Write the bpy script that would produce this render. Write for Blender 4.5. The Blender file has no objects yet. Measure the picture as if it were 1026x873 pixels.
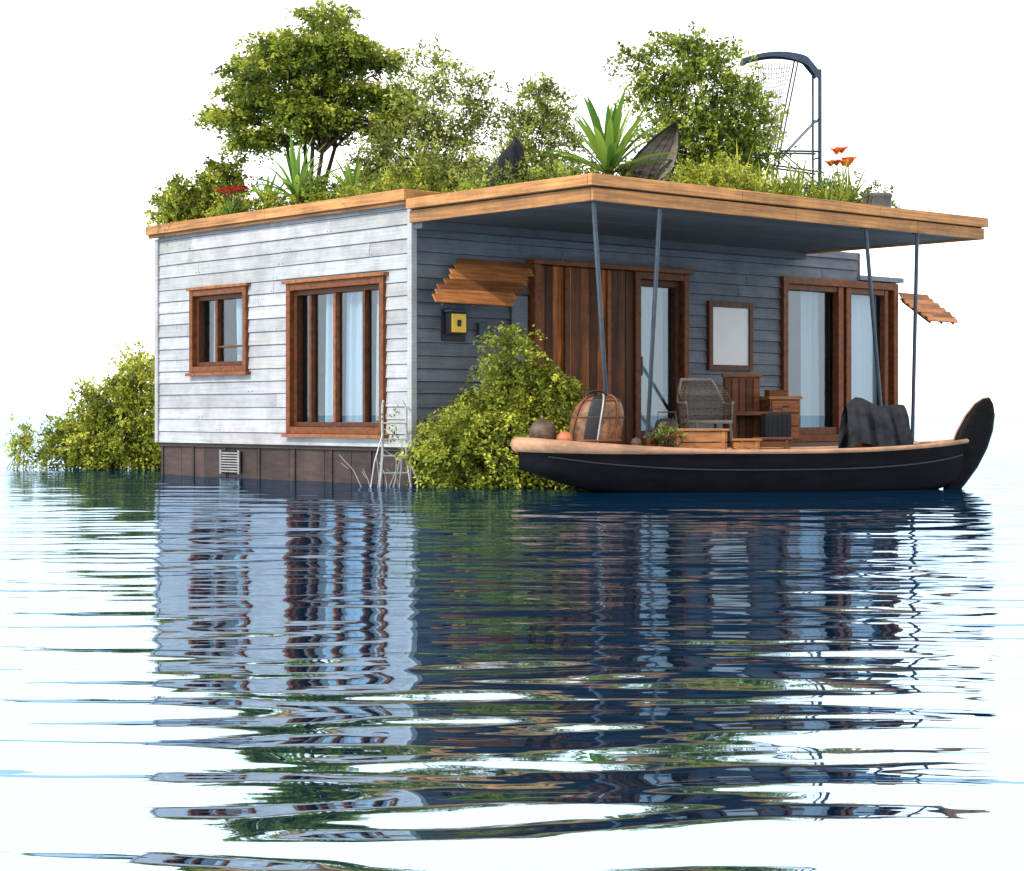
import bpy, math, random
import numpy as np
from mathutils import Vector, Matrix
R=random.Random(7)
scene=bpy.context.scene
scene.view_settings.view_transform='Standard'
scene.view_settings.look='None'
scene.view_settings.exposure=0

# ------------------------------------------------------------ world / light
SUN_D=Vector((-0.75,-0.55,0.80)).normalized()
w=bpy.data.worlds.new("World"); scene.world=w; w.use_nodes=True
nt=w.node_tree; nt.nodes.clear()
out=nt.nodes.new('ShaderNodeOutputWorld')
sky=nt.nodes.new('ShaderNodeTexSky'); sky.sky_type='NISHITA'; sky.sun_disc=False
sky.sun_elevation=math.asin(SUN_D.z); sky.sun_rotation=math.atan2(SUN_D.x,SUN_D.y)
b1=nt.nodes.new('ShaderNodeBackground'); b1.inputs[1].default_value=0.02
nt.links.new(sky.outputs[0],b1.inputs[0])
b2=nt.nodes.new('ShaderNodeBackground'); b2.inputs[0].default_value=(1,0.985,0.96,1); b2.inputs[1].default_value=2.15
ad=nt.nodes.new('ShaderNodeAddShader')
nt.links.new(b1.outputs[0],ad.inputs[0]); nt.links.new(b2.outputs[0],ad.inputs[1]); nt.links.new(ad.outputs[0],out.inputs[0])
sl=bpy.data.lights.new('sun','SUN'); sl.energy=5.0; sl.angle=math.radians(0.5); sl.color=(1,0.94,0.84)
so=bpy.data.objects.new('sun',sl); scene.collection.objects.link(so)
so.rotation_euler=SUN_D.to_track_quat('Z','Y').to_euler(); so.location=(-20,-20,30)

cam=bpy.data.cameras.new('camera'); co=bpy.data.objects.new('camera',cam); scene.collection.objects.link(co)
cam.sensor_width=36; cam.lens=67.6; cam.shift_y=-0.02; cam.clip_end=6000; cam.clip_start=0.05
co.location=(0,0,0.835); co.rotation_euler=(math.radians(90),0,0); scene.camera=co

# ------------------------------------------------------------ materials
def newmat(name):
    m=bpy.data.materials.new(name); m.use_nodes=True
    return m, m.node_tree, m.node_tree.nodes['Principled BSDF']
def mat(name,col,rough=0.6,scale=None,amt=0.4,attr=False,bump=0.0,metal=0.0,dirt=0.0,spec=0.3,detail=5.0):
    m,nt,p=newmat(name); N=nt.nodes; L=nt.links
    p.inputs['Roughness'].default_value=rough; p.inputs['Metallic'].default_value=metal
    p.inputs['Specular IOR Level'].default_value=spec
    rgb=N.new('ShaderNodeRGB'); rgb.outputs[0].default_value=(*col,1); cur=rgb.outputs[0]
    if attr:
        a=N.new('ShaderNodeAttribute'); a.attribute_name='Col'
        mx=N.new('ShaderNodeMix'); mx.data_type='RGBA'; mx.blend_type='MULTIPLY'; mx.inputs[0].default_value=1
        L.new(cur,mx.inputs[6]); L.new(a.outputs[0],mx.inputs[7]); cur=mx.outputs[2]
    tc=N.new('ShaderNodeTexCoord')
    if scale:
        mp=N.new('ShaderNodeMapping'); mp.inputs['Scale'].default_value=scale
        nz=N.new('ShaderNodeTexNoise'); nz.inputs['Scale'].default_value=1; nz.inputs['Detail'].default_value=detail; nz.inputs['Roughness'].default_value=0.65
        L.new(tc.outputs['Object'],mp.inputs[0]); L.new(mp.outputs[0],nz.inputs[0])
        mr=N.new('ShaderNodeMapRange'); mr.inputs[1].default_value=0.28; mr.inputs[2].default_value=0.72
        mr.inputs[3].default_value=1-amt; mr.inputs[4].default_value=1+amt*0.6
        L.new(nz.outputs[0],mr.inputs[0])
        mx=N.new('ShaderNodeMix'); mx.data_type='RGBA'; mx.blend_type='MULTIPLY'; mx.inputs[0].default_value=1
        L.new(cur,mx.inputs[6]); L.new(mr.outputs[0],mx.inputs[7]); cur=mx.outputs[2]
        if bump>0:
            bp=N.new('ShaderNodeBump'); bp.inputs['Strength'].default_value=bump; bp.inputs['Distance'].default_value=0.01
            L.new(nz.outputs[0],bp.inputs['Height']); L.new(bp.outputs[0],p.inputs['Normal'])
    if dirt>0:
        n2=N.new('ShaderNodeTexNoise'); n2.inputs['Scale'].default_value=2.3; n2.inputs['Detail'].default_value=8; n2.inputs['Roughness'].default_value=0.7
        L.new(tc.outputs['Object'],n2.inputs[0])
        r2=N.new('ShaderNodeMapRange'); r2.inputs[1].default_value=0.38; r2.inputs[2].default_value=0.6; r2.inputs[3].default_value=1-dirt; r2.inputs[4].default_value=1
        L.new(n2.outputs[0],r2.inputs[0])
        mx=N.new('ShaderNodeMix'); mx.data_type='RGBA'; mx.blend_type='MULTIPLY'; mx.inputs[0].default_value=1
        L.new(cur,mx.inputs[6]); L.new(r2.outputs[0],mx.inputs[7]); cur=mx.outputs[2]
    L.new(cur,p.inputs['Base Color'])
    return m
M_side_l=mat('whitewashed_board',(0.318,0.324,0.340),0.75,(1.0,1.0,45),0.22,True,0.5,dirt=0.26)
M_side_f=mat('shaded_grey_blue_board',(0.118,0.135,0.160),0.75,(1.2,1.2,45),0.30,True,0.4,dirt=0.28)  # grey-blue siding with the canopy's shade put into a darker base colour
M_fascia=mat('fascia_timber',(0.36,0.165,0.055),0.6,(1.2,1.2,34),0.6,True,0.5,dirt=0.3)
M_frame=mat('stained_frame',(0.105,0.033,0.010),0.5,(14,14,14),0.6,True,0.2,spec=0.2)
M_cedar=mat('cedar_panel',(0.165,0.055,0.016),0.5,(26,26,1.4),0.8,True,0.3,dirt=0.4,spec=0.15)
M_slat=mat('awning_slat',(0.25,0.095,0.03),0.6,(2,4,40),0.6,True,0.3,dirt=0.3)
M_skirt=mat('base_boards',(0.030,0.022,0.020),0.7,(3,3,20),0.5,True,0.4,dirt=0.4)
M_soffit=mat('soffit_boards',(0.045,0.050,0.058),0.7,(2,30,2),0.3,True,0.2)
M_roofing=mat('roof_soil',(0.05,0.04,0.03),0.95,(8,8,8),0.5,False,0.5)
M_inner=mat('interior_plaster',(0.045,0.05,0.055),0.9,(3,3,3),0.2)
M_curtain=mat('curtain_cloth',(0.30,0.35,0.40),0.9,(40,40,4),0.1)
M_white=mat('pale_panel',(0.50,0.51,0.51),0.35,(2,2,2),0.08)
M_metal=mat('dark_steel',(0.022,0.042,0.07),0.45,(12,12,12),0.3,metal=0.2)
M_post=mat('painted_post',(0.06,0.073,0.09),0.45,(12,12,12),0.3,metal=0.2)
M_vent=mat('vent_metal',(0.2,0.2,0.2),0.4,(10,10,10),0.3,metal=0.2)
M_deck=mat('deck_boards',(0.09,0.055,0.035),0.7,(2,20,20),0.4,True)
M_hull=mat('hull_paint',(0.0032,0.0036,0.0052),0.5,(3,3,12),0.6,bump=0.2,spec=0.05,dirt=.3)
M_rim=mat('gunwale_wood',(0.34,0.18,0.105),0.55,(2,14,14),0.4,bump=0.3,dirt=0.35)
M_bark=mat('bark',(0.05,0.033,0.022),0.9,(20,20,4),0.4,bump=0.3)
M_leather=mat('leather',(0.20,0.082,0.036),0.5,(14,14,14),0.8,bump=0.5,dirt=0.55)
M_black=mat('black_cloth',(0.011,0.013,0.017),0.75,(14,14,14),0.7,bump=0.5,spec=0.15)
M_grey=mat('grey_canvas',(0.15,0.125,0.105),0.7,(3,6,20),0.6,bump=0.3,spec=0.15)
M_wick=mat('wicker',(0.15,0.12,0.095),0.6,(60,60,60),0.5,True,0.4)
M_brownw=mat('brown_wood',(0.10,0.034,0.012),0.5,(4,4,30),0.6,True,0.2,spec=0.2)
M_orangew=mat('orange_wood',(0.32,0.125,0.04),0.55,(3,20,20),0.5,True,0.2)
M_gourd=mat('gourd_skin',(0.09,0.055,0.036),0.6,(9,9,9),0.7,bump=0.4,dirt=.4)
M_peach=mat('peach_skin',(0.40,0.13,0.06),0.5,(9,9,9),0.4)
M_pot=mat('pot_glaze',(0.11,0.105,0.1),0.5,(8,8,8),0.4,bump=0.2)
M_reed=mat('pale_metal',(0.27,0.28,0.29),0.45,(20,20,5),0.3,metal=.2)
M_lampy=mat('lantern_glass',(0.62,0.38,0.02),0.3,(5,5,5),0.1)
M_case=mat('suitcase',(0.013,0.014,0.017),0.45,(10,10,10),0.3,bump=0.2,spec=.2)
M_net=mat('net_cord',(0.25,0.26,0.27),0.7,(10,10,10),0.2)

def glassmat():
    m=bpy.data.materials.new('window_glass'); m.use_nodes=True; nt=m.node_tree; nt.nodes.clear()
    o=nt.nodes.new('ShaderNodeOutputMaterial'); t=nt.nodes.new('ShaderNodeBsdfTransparent'); t.inputs[0].default_value=(0.86,0.92,0.95,1)
    g=nt.nodes.new('ShaderNodeBsdfGlossy'); g.inputs['Roughness'].default_value=0.0; g.inputs[0].default_value=(0.8,0.9,1,1)
    mx=nt.nodes.new('ShaderNodeMixShader'); mx.inputs[0].default_value=0.08
    nt.links.new(t.outputs[0],mx.inputs[1]); nt.links.new(g.outputs[0],mx.inputs[2]); nt.links.new(mx.outputs[0],o.inputs[0])
    return m
M_glass=glassmat()
def leafmat(name,trans=0.3):
    m,nt,p=newmat(name); N=nt.nodes; L=nt.links
    a=N.new('ShaderNodeAttribute'); a.attribute_name='Col'
    p.inputs['Roughness'].default_value=0.55; p.inputs['Specular IOR Level'].default_value=0.15
    L.new(a.outputs[0],p.inputs['Base Color'])
    t=N.new('ShaderNodeBsdfTranslucent'); L.new(a.outputs[0],t.inputs[0])
    mx=N.new('ShaderNodeMixShader'); mx.inputs[0].default_value=trans
    o=N['Material Output']; L.new(p.outputs[0],mx.inputs[1]); L.new(t.outputs[0],mx.inputs[2]); L.new(mx.outputs[0],o.inputs[0])
    return m
M_leaf=leafmat('leaf',0.35)

# ------------------------------------------------------------ mesh helpers
class MB:
    def __init__(s): s.v=[];s.f=[];s.m=[];s.c=[];s.mats=[]
    def mi(s,m):
        if m not in s.mats: s.mats.append(m)
        return s.mats.index(m)
    def add(s,vs,fs,m,col=(1,1,1)):
        o=len(s.v); s.v+= [tuple(v) for v in vs]; s.c+=[col]*len(vs)
        k=s.mi(m)
        for f in fs: s.f.append(tuple(i+o for i in f)); s.m.append(k)
    def box(s,x0,x1,y0,y1,z0,z1,m,col=None,M=None,var=0.12):
        if col is None:
            g=1+R.uniform(-var,var); col=(g,g,g)
        vs=[Vector((x,y,z)) for z in (z0,z1) for x,y in ((x0,y0),(x1,y0),(x1,y1),(x0,y1))]
        if M is not None: vs=[M@v for v in vs]
        s.add(vs,[(3,2,1,0),(4,5,6,7),(0,1,5,4),(1,2,6,5),(2,3,7,6),(3,0,4,7)],m,col)
    def tube(s,pts,rad,m,n=8,col=(1,1,1),cap=True,sq=(1,1)):
        pts=[Vector(p) for p in pts]
        if not hasattr(rad,'__len__'): rad=[rad]*len(pts)
        vs=[];fs=[]; prev=None
        for i,p in enumerate(pts):
            t=(pts[min(i+1,len(pts)-1)]-pts[max(i-1,0)]).normalized()
            if prev is None:
                a=Vector((0,0,1)) if abs(t.z)<0.9 else Vector((1,0,0))
                u=t.cross(a).normalized()
            else: u=(prev-t*prev.dot(t)).normalized()
            prev=u; v=t.cross(u)
            for k in range(n):
                an=2*math.pi*k/n
                vs.append(p+(u*math.cos(an)*sq[0]+v*math.sin(an)*sq[1])*rad[i])
        for i in range(len(pts)-1):
            for k in range(n):
                fs.append((i*n+k,i*n+(k+1)%n,(i+1)*n+(k+1)%n,(i+1)*n+k))
        if cap:
            fs.append(tuple(range(n))[::-1]); fs.append(tuple((len(pts)-1)*n+k for k in range(n)))
        s.add(vs,fs,m,col)
    def grid(s,fn,nu,nv,m,col=(1,1,1),wrap=False):
        vs=[fn(i/(nu-1) if not wrap else i/nu,j/(nv-1)) for j in range(nv) for i in range(nu)]
        fs=[]
        for j in range(nv-1):
            for i in range(nu if wrap else nu-1):
                fs.append((j*nu+i,j*nu+(i+1)%nu,(j+1)*nu+(i+1)%nu,(j+1)*nu+i))
        s.add(vs,fs,m,col)
    def obj(s,name,parent=None,smooth=False,bevel=0,loc=None,rotz=0):
        me=bpy.data.meshes.new(name); me.from_pydata(s.v,[],s.f); me.update()
        for m in s.mats: me.materials.append(m)
        me.polygons.foreach_set('material_index',s.m)
        at=me.color_attributes.new('Col','FLOAT_COLOR','POINT')
        at.data.foreach_set('color',np.array([(*c,1) for c in s.c],dtype=np.float32).ravel())
        if smooth:
            me.polygons.foreach_set('use_smooth',[True]*len(me.polygons))
            me.set_sharp_from_angle(angle=math.radians(45))
        o=bpy.data.objects.new(name,me); scene.collection.objects.link(o)
        if parent: o.parent=parent
        if loc: o.location=loc
        o.rotation_euler[2]=rotz
        if bevel:
            b=o.modifiers.new('bevel','BEVEL'); b.width=bevel; b.segments=2; b.limit_method='ANGLE'
        return o
def empty(name,loc=(0,0,0),rz=0):
    e=bpy.data.objects.new(name,None); scene.collection.objects.link(e); e.location=loc; e.rotation_euler[2]=rz; return e

ANG=math.atan2(0.656,0.755)
CX,CY=-1.176,22.66
def H(x,y,z): return (CX+0.755*x-0.656*y, CY+0.656*x+0.755*y, z)
house=empty('houseboat',(CX,CY,0),ANG)

class Plane:
    def __init__(s,o,U,N): s.o=Vector(o);s.U=Vector(U);s.N=Vector(N)
    def p(s,u,n,z): return s.o+s.U*u+s.N*n+Vector((0,0,z))
    def box(s,mb,u0,u1,n0,n1,z0,z1,m,col=None,var=0.12):
        a=s.p(u0,n0,z0); b=s.p(u1,n1,z1)
        mb.box(min(a.x,b.x),max(a.x,b.x),min(a.y,b.y),max(a.y,b.y),z0,z1,m,col,var=var)
PL=Plane((0,0,0),(0,1,0),(-1,0,0))
PF=Plane((0,0,0),(1,0,0),(0,-1,0))

def siding(mb,pl,length,z0,z1,ops,m,row=0.155,u_start=0.0,tint=(1,1,1),sd=1,lap=.026,gp=.0045):
    r=random.Random(sd); z=z0
    while z<z1-0.01:
        zt=min(z+row*r.uniform(.9,1.1),z1); rw=zt-z
        cuts=[u_start]; u=u_start+r.uniform(0.8,3)
        while u<length-0.4: cuts.append(u); u+=r.uniform(1.8,3.4)
        cuts.append(length)
        for a,b in zip(cuts[:-1],cuts[1:]):
            g=r.uniform(0.78,1.08); col=(g*tint[0]*r.uniform(.97,1.03),g*tint[1],g*tint[2]*r.uniform(.97,1.05))
            segs=[(a+0.002,b-0.002,z,zt)]
            for (o0,o1,p0,p1) in ops:
                ns=[]
                for (s0,s1,q0,q1) in segs:
                    if o1<=s0 or o0>=s1 or p1<=q0 or p0>=q1: ns.append((s0,s1,q0,q1)); continue
                    if s0<o0: ns.append((s0,o0,q0,q1))
                    if s1>o1: ns.append((o1,s1,q0,q1))
                    c0,c1=max(s0,o0),min(s1,o1)
                    if q1>p1: ns.append((c0,c1,p1,q1))
                    if q0<p0: ns.append((c0,c1,q0,p0))
                segs=ns
            off=r.uniform(0,0.008); sag=r.uniform(-.002,.002)
            for (s0,s1,q0,q1) in segs:
                def nn(zz): return 0.012+lap-lap*((zz-z)/rw)+off
                vs=[pl.p(s0,0,q0+gp),pl.p(s1,0,q0+gp),pl.p(s1,0,q1),pl.p(s0,0,q1),
                    pl.p(s0,nn(q0),q0+gp+sag),pl.p(s1,nn(q0),q0+gp-sag),pl.p(s1,nn(q1),q1-.003),pl.p(s0,nn(q1),q1-.003)]
                mb.add(vs,[(0,1,2,3),(4,5,6,7),(0,1,5,4),(1,2,6,5),(2,3,7,6),(3,0,4,7)],m,col)
                for uu in (s0+.04,s1-.04):
                    if s1-s0>.5 and q1-q0>.1:
                        c=pl.p(uu,nn(q0+.03)-.002,q0+.03); mb.box(c.x-.006,c.x+.006,c.y-.006,c.y+.006,c.z-.006,c.z+.006,M_case)
        z=zt

# ---- walls
opsL=[(0.53,2.46,0.65,2.44),(3.51,4.79,1.46,2.48)]
opsF=[(1.84,4.56,0.45,2.70),(6.5,8.3,0.45,2.74)]
mb=MB(); siding(mb,PL,5.75,0.45,3.33,opsL,M_side_l,sd=3,lap=.018,gp=.0035,row=.165); mb.obj('left_wall_siding',house)
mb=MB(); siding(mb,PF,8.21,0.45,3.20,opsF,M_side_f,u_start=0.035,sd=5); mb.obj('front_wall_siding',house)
mb=MB()
mb.box(-0.052,0.03,-0.052,0.03,0.45,3.30,M_side_l,(.95,.95,.95))
mb.box(-0.052,0.03,5.72,5.80,0.45,3.30,M_side_l,(.9,.9,.9))
mb.obj('corner_boards',house,bevel=0.004)
mb=MB()
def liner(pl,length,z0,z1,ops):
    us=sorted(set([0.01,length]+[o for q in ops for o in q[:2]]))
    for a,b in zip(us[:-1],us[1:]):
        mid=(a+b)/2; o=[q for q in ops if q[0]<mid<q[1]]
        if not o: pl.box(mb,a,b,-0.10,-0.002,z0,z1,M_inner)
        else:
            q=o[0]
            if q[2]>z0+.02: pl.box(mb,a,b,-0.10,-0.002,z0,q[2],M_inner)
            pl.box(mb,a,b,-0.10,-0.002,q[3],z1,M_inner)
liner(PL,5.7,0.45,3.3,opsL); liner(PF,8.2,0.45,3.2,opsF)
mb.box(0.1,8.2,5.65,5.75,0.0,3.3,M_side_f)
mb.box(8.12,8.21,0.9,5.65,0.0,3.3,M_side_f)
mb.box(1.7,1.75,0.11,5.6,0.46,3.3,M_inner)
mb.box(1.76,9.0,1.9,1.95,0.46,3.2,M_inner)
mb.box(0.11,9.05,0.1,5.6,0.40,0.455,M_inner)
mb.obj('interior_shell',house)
mb=MB()
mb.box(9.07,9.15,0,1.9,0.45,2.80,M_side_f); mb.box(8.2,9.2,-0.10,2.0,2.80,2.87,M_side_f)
mb.box(8.215,9.07,1.8,1.9,0.45,2.8,M_inner)
mb.obj('side_annex',house,bevel=0.004)
mb=MB()
u=0.0; r=random.Random(4)
while u<5.74:
    wd=r.uniform(0.55,0.8); e=min(u+wd,5.75)
    g=r.uniform(.7,1.3)
    PL.box(mb,u+.004,e-.004,-0.12,-0.035,-0.4,0.40,M_skirt,(g*1.3,g,g))
    u=e
PL.box(mb,0.0,5.75,-0.2,0.0,0.402,0.449,M_skirt,(1.3,1.2,1.2))
for i in range(8): PL.box(mb,0.02+i*0.81,0.07+i*0.81,-0.035,-0.015,-0.4,0.40,M_skirt,(1.2,1.0,0.95))
PF.box(mb,0.12,9.1,-0.2,-0.05,-0.4,0.44,M_skirt)
mb.box(0.2,9.0,0.2,5.6,-0.4,-0.1,M_skirt)
mb.obj('float_base',house,bevel=0.005)
mb=MB()
PL.box(mb,3.70,4.15,-0.012,0.0,0.06,0.36,M_black)
for i in range(8): PL.box(mb,3.72,4.13,0.0,0.018,0.075+i*.035,0.093+i*.035,M_vent)
for a,b in ((3.69,3.72),(4.13,4.16)): PL.box(mb,a,b,0,0.024,0.05,0.37,M_vent)
mb.obj('vent_grille',house)

# ---- windows
def frame(mb,pl,u0,u1,z0,z1,wd,n0,n1,m=M_frame,col=None,bottom=True):
    pl.box(mb,u0,u0+wd,n0,n1,z0,z1,m,col); pl.box(mb,u1-wd,u1,n0,n1,z0,z1,m,col)
    pl.box(mb,u0+wd,u1-wd,n0,n1-.003,z1-wd,z1,m,col)
    if bottom: pl.box(mb,u0+wd,u1-wd,n0,n1-.003,z0,z0+wd,m,col)
def curtain(mb,pl,u0,u1,z0,z1,n,amp=0.035,freq=11,m=M_curtain,sd=0):
    r=random.Random(sd); ph=r.uniform(0,6)
    mb.grid(lambda a,b: pl.p(u0+(u1-u0)*a, n+amp*math.sin(ph+a*(u1-u0)*freq*6.28*0.5+0.9*math.sin(a*9+b))*(0.6+0.4*b), z0+(z1-z0)*b),60,6,m)
orange=(2.0,2.3,2.3)
mb=MB()
frame(mb,PL,0.47,2.52,0.60,2.50,0.085,-0.05,0.075,col=(1.15,1.1,1.0))
PL.box(mb,0.42,2.57,-0.02,0.11,0.555,0.598,M_frame,(1.9,2.0,1.9)); PL.box(mb,0.42,2.57,-0.02,0.11,2.502,2.545,M_frame,orange)
frame(mb,PL,0.557,2.433,0.687,2.413,0.06,-0.09,0.01,col=(.6,.6,.6))
for a,c in ((0.95,.7),(1.56,1.6),(2.08,.8)): PL.box(mb,a,a+0.05,-0.085,-0.012,0.747,2.353,M_frame,(c,c,c))
mb.obj('large_window_frame',house,bevel=0.005)
mb=MB(); PL.box(mb,0.6,2.42,-0.07,-0.064,0.72,2.38,M_glass); mb.obj('large_window_glass',house)
mb=MB(); curtain(mb,PL,0.6,0.93,0.6,2.5,-0.16,sd=1); curtain(mb,PL,1.2,1.58,0.6,2.5,-0.19,sd=2); curtain(mb,PL,1.72,2.02,0.6,2.5,-0.17,sd=4); mb.obj('large_window_curtain',house,True)
mb=MB()
frame(mb,PL,3.45,4.85,1.41,2.53,0.08,-0.05,0.075,col=(1.15,1.1,1.0))
PL.box(mb,3.40,4.90,-0.02,0.11,1.365,1.408,M_frame,(1.6,1.6,1.5)); PL.box(mb,3.40,4.90,-0.02,0.10,2.532,2.57,M_frame,orange)
frame(mb,PL,3.532,4.768,1.492,2.448,0.06,-0.09,0.01,col=(.6,.6,.6))
PL.box(mb,4.27,4.33,-0.085,-0.012,1.552,2.388,M_frame); PL.box(mb,3.6,4.27,-0.085,-0.02,1.74,1.765,M_frame)
mb.obj('small_window_frame',house,bevel=0.005)
mb=MB(); PL.box(mb,3.56,4.74,-0.07,-0.064,1.50,2.44,M_glass); mb.obj('small_window_glass',house)
mb=MB(); curtain(mb,PL,3.6,3.98,1.4,2.5,-0.16,sd=3); curtain(mb,PL,4.42,4.7,1.4,2.5,-0.2,sd=13); mb.obj('small_window_curtain',house,True)

# ---- entrance
mb=MB()
PF.box(mb,1.80,1.90,-0.05,0.16,0.45,2.70,M_frame,(1.3,1.2,1.1)); PF.box(mb,1.76,4.62,-0.05,0.18,2.703,2.76,M_frame,(1.3,1.25,1.1))
u=1.905; r=random.Random(9)
while u<3.58:
    wd=r.uniform(0.12,0.19); e=min(u+wd,3.6); g=r.choice([0.4,0.7,1.1,1.5,2.1])
    PF.box(mb,u+.003,e-.003,-0.02,r.uniform(0.045,0.07),0.46,2.698,M_cedar,(g,g*.97,g*.92)); u=e
PF.box(mb,2.35,2.43,0.075,0.11,0.46,2.69,M_frame,(.8,.8,.8)); PF.box(mb,3.1,3.16,0.075,0.10,0.46,2.69,M_frame,(1.9,1.8,1.6))
frame(mb,PF,3.605,4.60,0.455,2.70,0.09,-0.04,0.10,col=(.95,.95,.9))
frame(mb,PF,3.70,4.505,0.55,2.605,0.08,-0.09,0.02,col=(0.5,0.5,0.5))
PF.box(mb,3.72,3.76,0.02,0.07,1.35,1.6,M_case)
mb.obj('entrance_door',house,bevel=0.005)
mb=MB(); PF.box(mb,3.76,4.45,-0.06,-0.054,0.6,2.55,M_glass); PF.box(mb,6.6,9.0,-0.06,-0.054,0.5,2.68,M_glass); mb.obj('door_glass',house)
mb=MB(); curtain(mb,PF,3.82,4.42,0.47,2.65,-0.22,sd=6,amp=.02); curtain(mb,PF,7.25,7.7,0.47,2.7,-0.25,sd=7); curtain(mb,PF,8.0,8.85,0.47,2.7,-0.13,amp=0.012,sd=8)
mb.obj('door_curtains',house,True)
mb=MB()
frame(mb,PF,6.5,9.07,0.455,2.78,0.1,-0.05,0.10,col=(1.1,1.05,.95))
for a in (7.72,7.90): PF.box(mb,a,a+0.11,-0.04,0.075,0.555,2.678,M_frame,(1.2,1.1,1.0))
PF.box(mb,8.80,8.88,-0.04,0.06,0.556,2.677,M_frame,(1,1,1))
for (a,b) in ((6.602,7.718),(8.012,8.798)):
    PF.box(mb,a,b,-0.04,0.05,0.556,0.66,M_frame); PF.box(mb,a,b,-0.04,0.05,2.60,2.677,M_frame)
mb.obj('sliding_door_frame',house,bevel=0.005)
mb=MB()
mb.box(6.7,7.5,0.6,1.4,0.46,0.95,M_white); mb.box(6.75,7.3,0.7,1.3,0.955,1.12,M_curtain)
mb.tube([(7.1,.8,2.2),(7.1,.8,3.0)],.01,M_white,6); mb.box(6.95,7.25,.65,.95,1.95,2.2,M_curtain)
mb.obj('interior_sofa',house,bevel=0.04)
mb=MB(); frame(mb,PF,5.0,5.88,1.44,2.37,0.075,0.03,0.09,col=(.7,.7,.7)); PF.box(mb,5.07,5.81,0.03,0.064,1.51,2.30,M_white,(1.1,1.1,1.1)); mb.obj('framed_panel',house,bevel=0.004)

# shingled awnings: overlapping slats on a backing panel with rafters
def awn(name,n,xa,xb,za,zb,ya,yb,ln,sd):
    mb=MB(); r=random.Random(sd)
    def P(f,u,dz): return Vector((xa+(xb-xa)*f+ln*u, ya+(yb-ya)*f, za+(zb-za)*f+dz))
    vs=[P(0,.03,-.03),P(0,.97,-.03),P(1,.97,-.03),P(1,.03,-.03),P(0,.03,-.05),P(0,.97,-.05),P(1,.97,-.05),P(1,.03,-.05)]
    mb.add(vs,[(0,1,2,3),(7,6,5,4),(0,4,5,1),(1,5,6,2),(2,6,7,3),(3,7,4,0)],M_frame,(.8,.8,.8))
    for i in range(n):
        f=i/(n-1); x=xa+(xb-xa)*f; z=za+(zb-za)*f; y=ya+(yb-ya)*f
        M=Matrix.Translation((x+ln/2+r.uniform(-.03,.03),y,z))@Matrix.Rotation(r.uniform(-.008,.012),4,'Y')@Matrix.Rotation(.95,4,'X')
        g=r.choice([.7,.95,1.2,1.5]); L2=ln/2*r.uniform(.96,1.04)
        mb.box(-L2,L2,-.058,.058,-0.010,0.010,M_slat,(g,g*.97,g*.92),M)
    for fx in (.1,.5,.9):
        mb.tube([P(0,fx,-.07),P(1.0,fx,-.07)],0.018,M_frame,6)
    mb.obj(name,house,bevel=0.003)
awn('small_awning',8,.66,-.04,2.66,2.19,-.08,-.46,1.2,1)
awn('end_awning',6,9.05,9.45,2.60,2.28,-.12,-.34,.72,2)
mb=MB()
PF.box(mb,0.40,0.76,0.05,0.07,1.72,2.10,M_case)
PF.box(mb,0.44,0.70,0.07,0.17,1.80,2.06,M_case); PF.box(mb,0.46,0.68,0.17,0.178,1.82,2.04,M_lampy); PF.box(mb,0.54,0.60,0.179,0.186,1.89,1.97,M_case); PF.box(mb,0.42,0.72,0.06,0.21,2.062,2.085,M_metal)
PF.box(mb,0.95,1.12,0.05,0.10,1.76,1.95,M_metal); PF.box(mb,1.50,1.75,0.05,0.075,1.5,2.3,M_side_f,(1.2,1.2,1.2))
mb.obj('wall_lantern_panel',house,bevel=0.006)
# ---- roof
mb=MB()
def fas(x0,x1,y0,y1,z0,z1,c):
    mb.box(x0,x1,y0,y1,z0,z1,M_fascia,c)
c1=(1.15,1.15,1.1); c2=(0.8,0.78,0.75)
fas(-0.14,-0.09,-0.02,2.9,3.36,3.49,c1); fas(-0.14,-0.09,2.904,5.9,3.36,3.487,(1,0.98,.95))
fas(-0.11,-0.07,0.0,5.88,3.31,3.358,(.45,.42,.4))
fas(-0.088,8.3,-0.02,0.03,3.38,3.49,c1); fas(-0.088,8.3,5.85,5.9,3.33,3.49,c2)
def run(axis,a,b,fix0,fix1,z0,z1,sd,base):
    r=random.Random(sd); u=a
    while u<b-.01:
        e=min(u+r.uniform(2.2,3.3),b)
        if b-e<0.8: e=b
        g=r.uniform(.85,1.15)*base; dz=r.uniform(-.003,.003)
        if axis=='x': fas(u+.002,e-.002,fix0,fix1,z0,z1+dz,(g,g*.99,g*.96))
        else: fas(fix0,fix1,u+.002,e-.002,z0,z1+dz,(g,g*.99,g*.96))
        u=e
run('x',-0.12,6.92,-3.20,-3.14,3.255,3.375,1,1.2)
run('x',-0.06,6.88,-3.160,-3.12,3.095,3.238,2,0.9)
run('y',-3.138,-0.025,-0.12,-0.05,3.255,3.375,3,1.1)
run('y',-3.118,-0.02,-0.06,-0.03,3.095,3.238,4,0.9)
run('y',-3.138,-0.025,6.86,6.92,3.255,3.375,5,1.0)
run('y',-3.118,-0.025,6.84,6.88,3.095,3.238,6,0.8)
mb.obj('roof_fascia',house,bevel=0.006)
mb=MB()
mb.box(-0.088,8.28,0.032,5.84,3.335,3.44,M_roofing); mb.box(-0.048,6.86,-3.13,0.0,3.245,3.34,M_roofing)
mb.obj('roof_deck',house)
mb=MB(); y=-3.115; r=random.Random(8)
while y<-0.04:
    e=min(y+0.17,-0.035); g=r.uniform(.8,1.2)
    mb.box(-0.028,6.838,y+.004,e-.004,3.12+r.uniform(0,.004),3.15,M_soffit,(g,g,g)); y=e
mb.box(-0.028,6.838,-3.11,-0.04,3.16,3.2,M_soffit)
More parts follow.
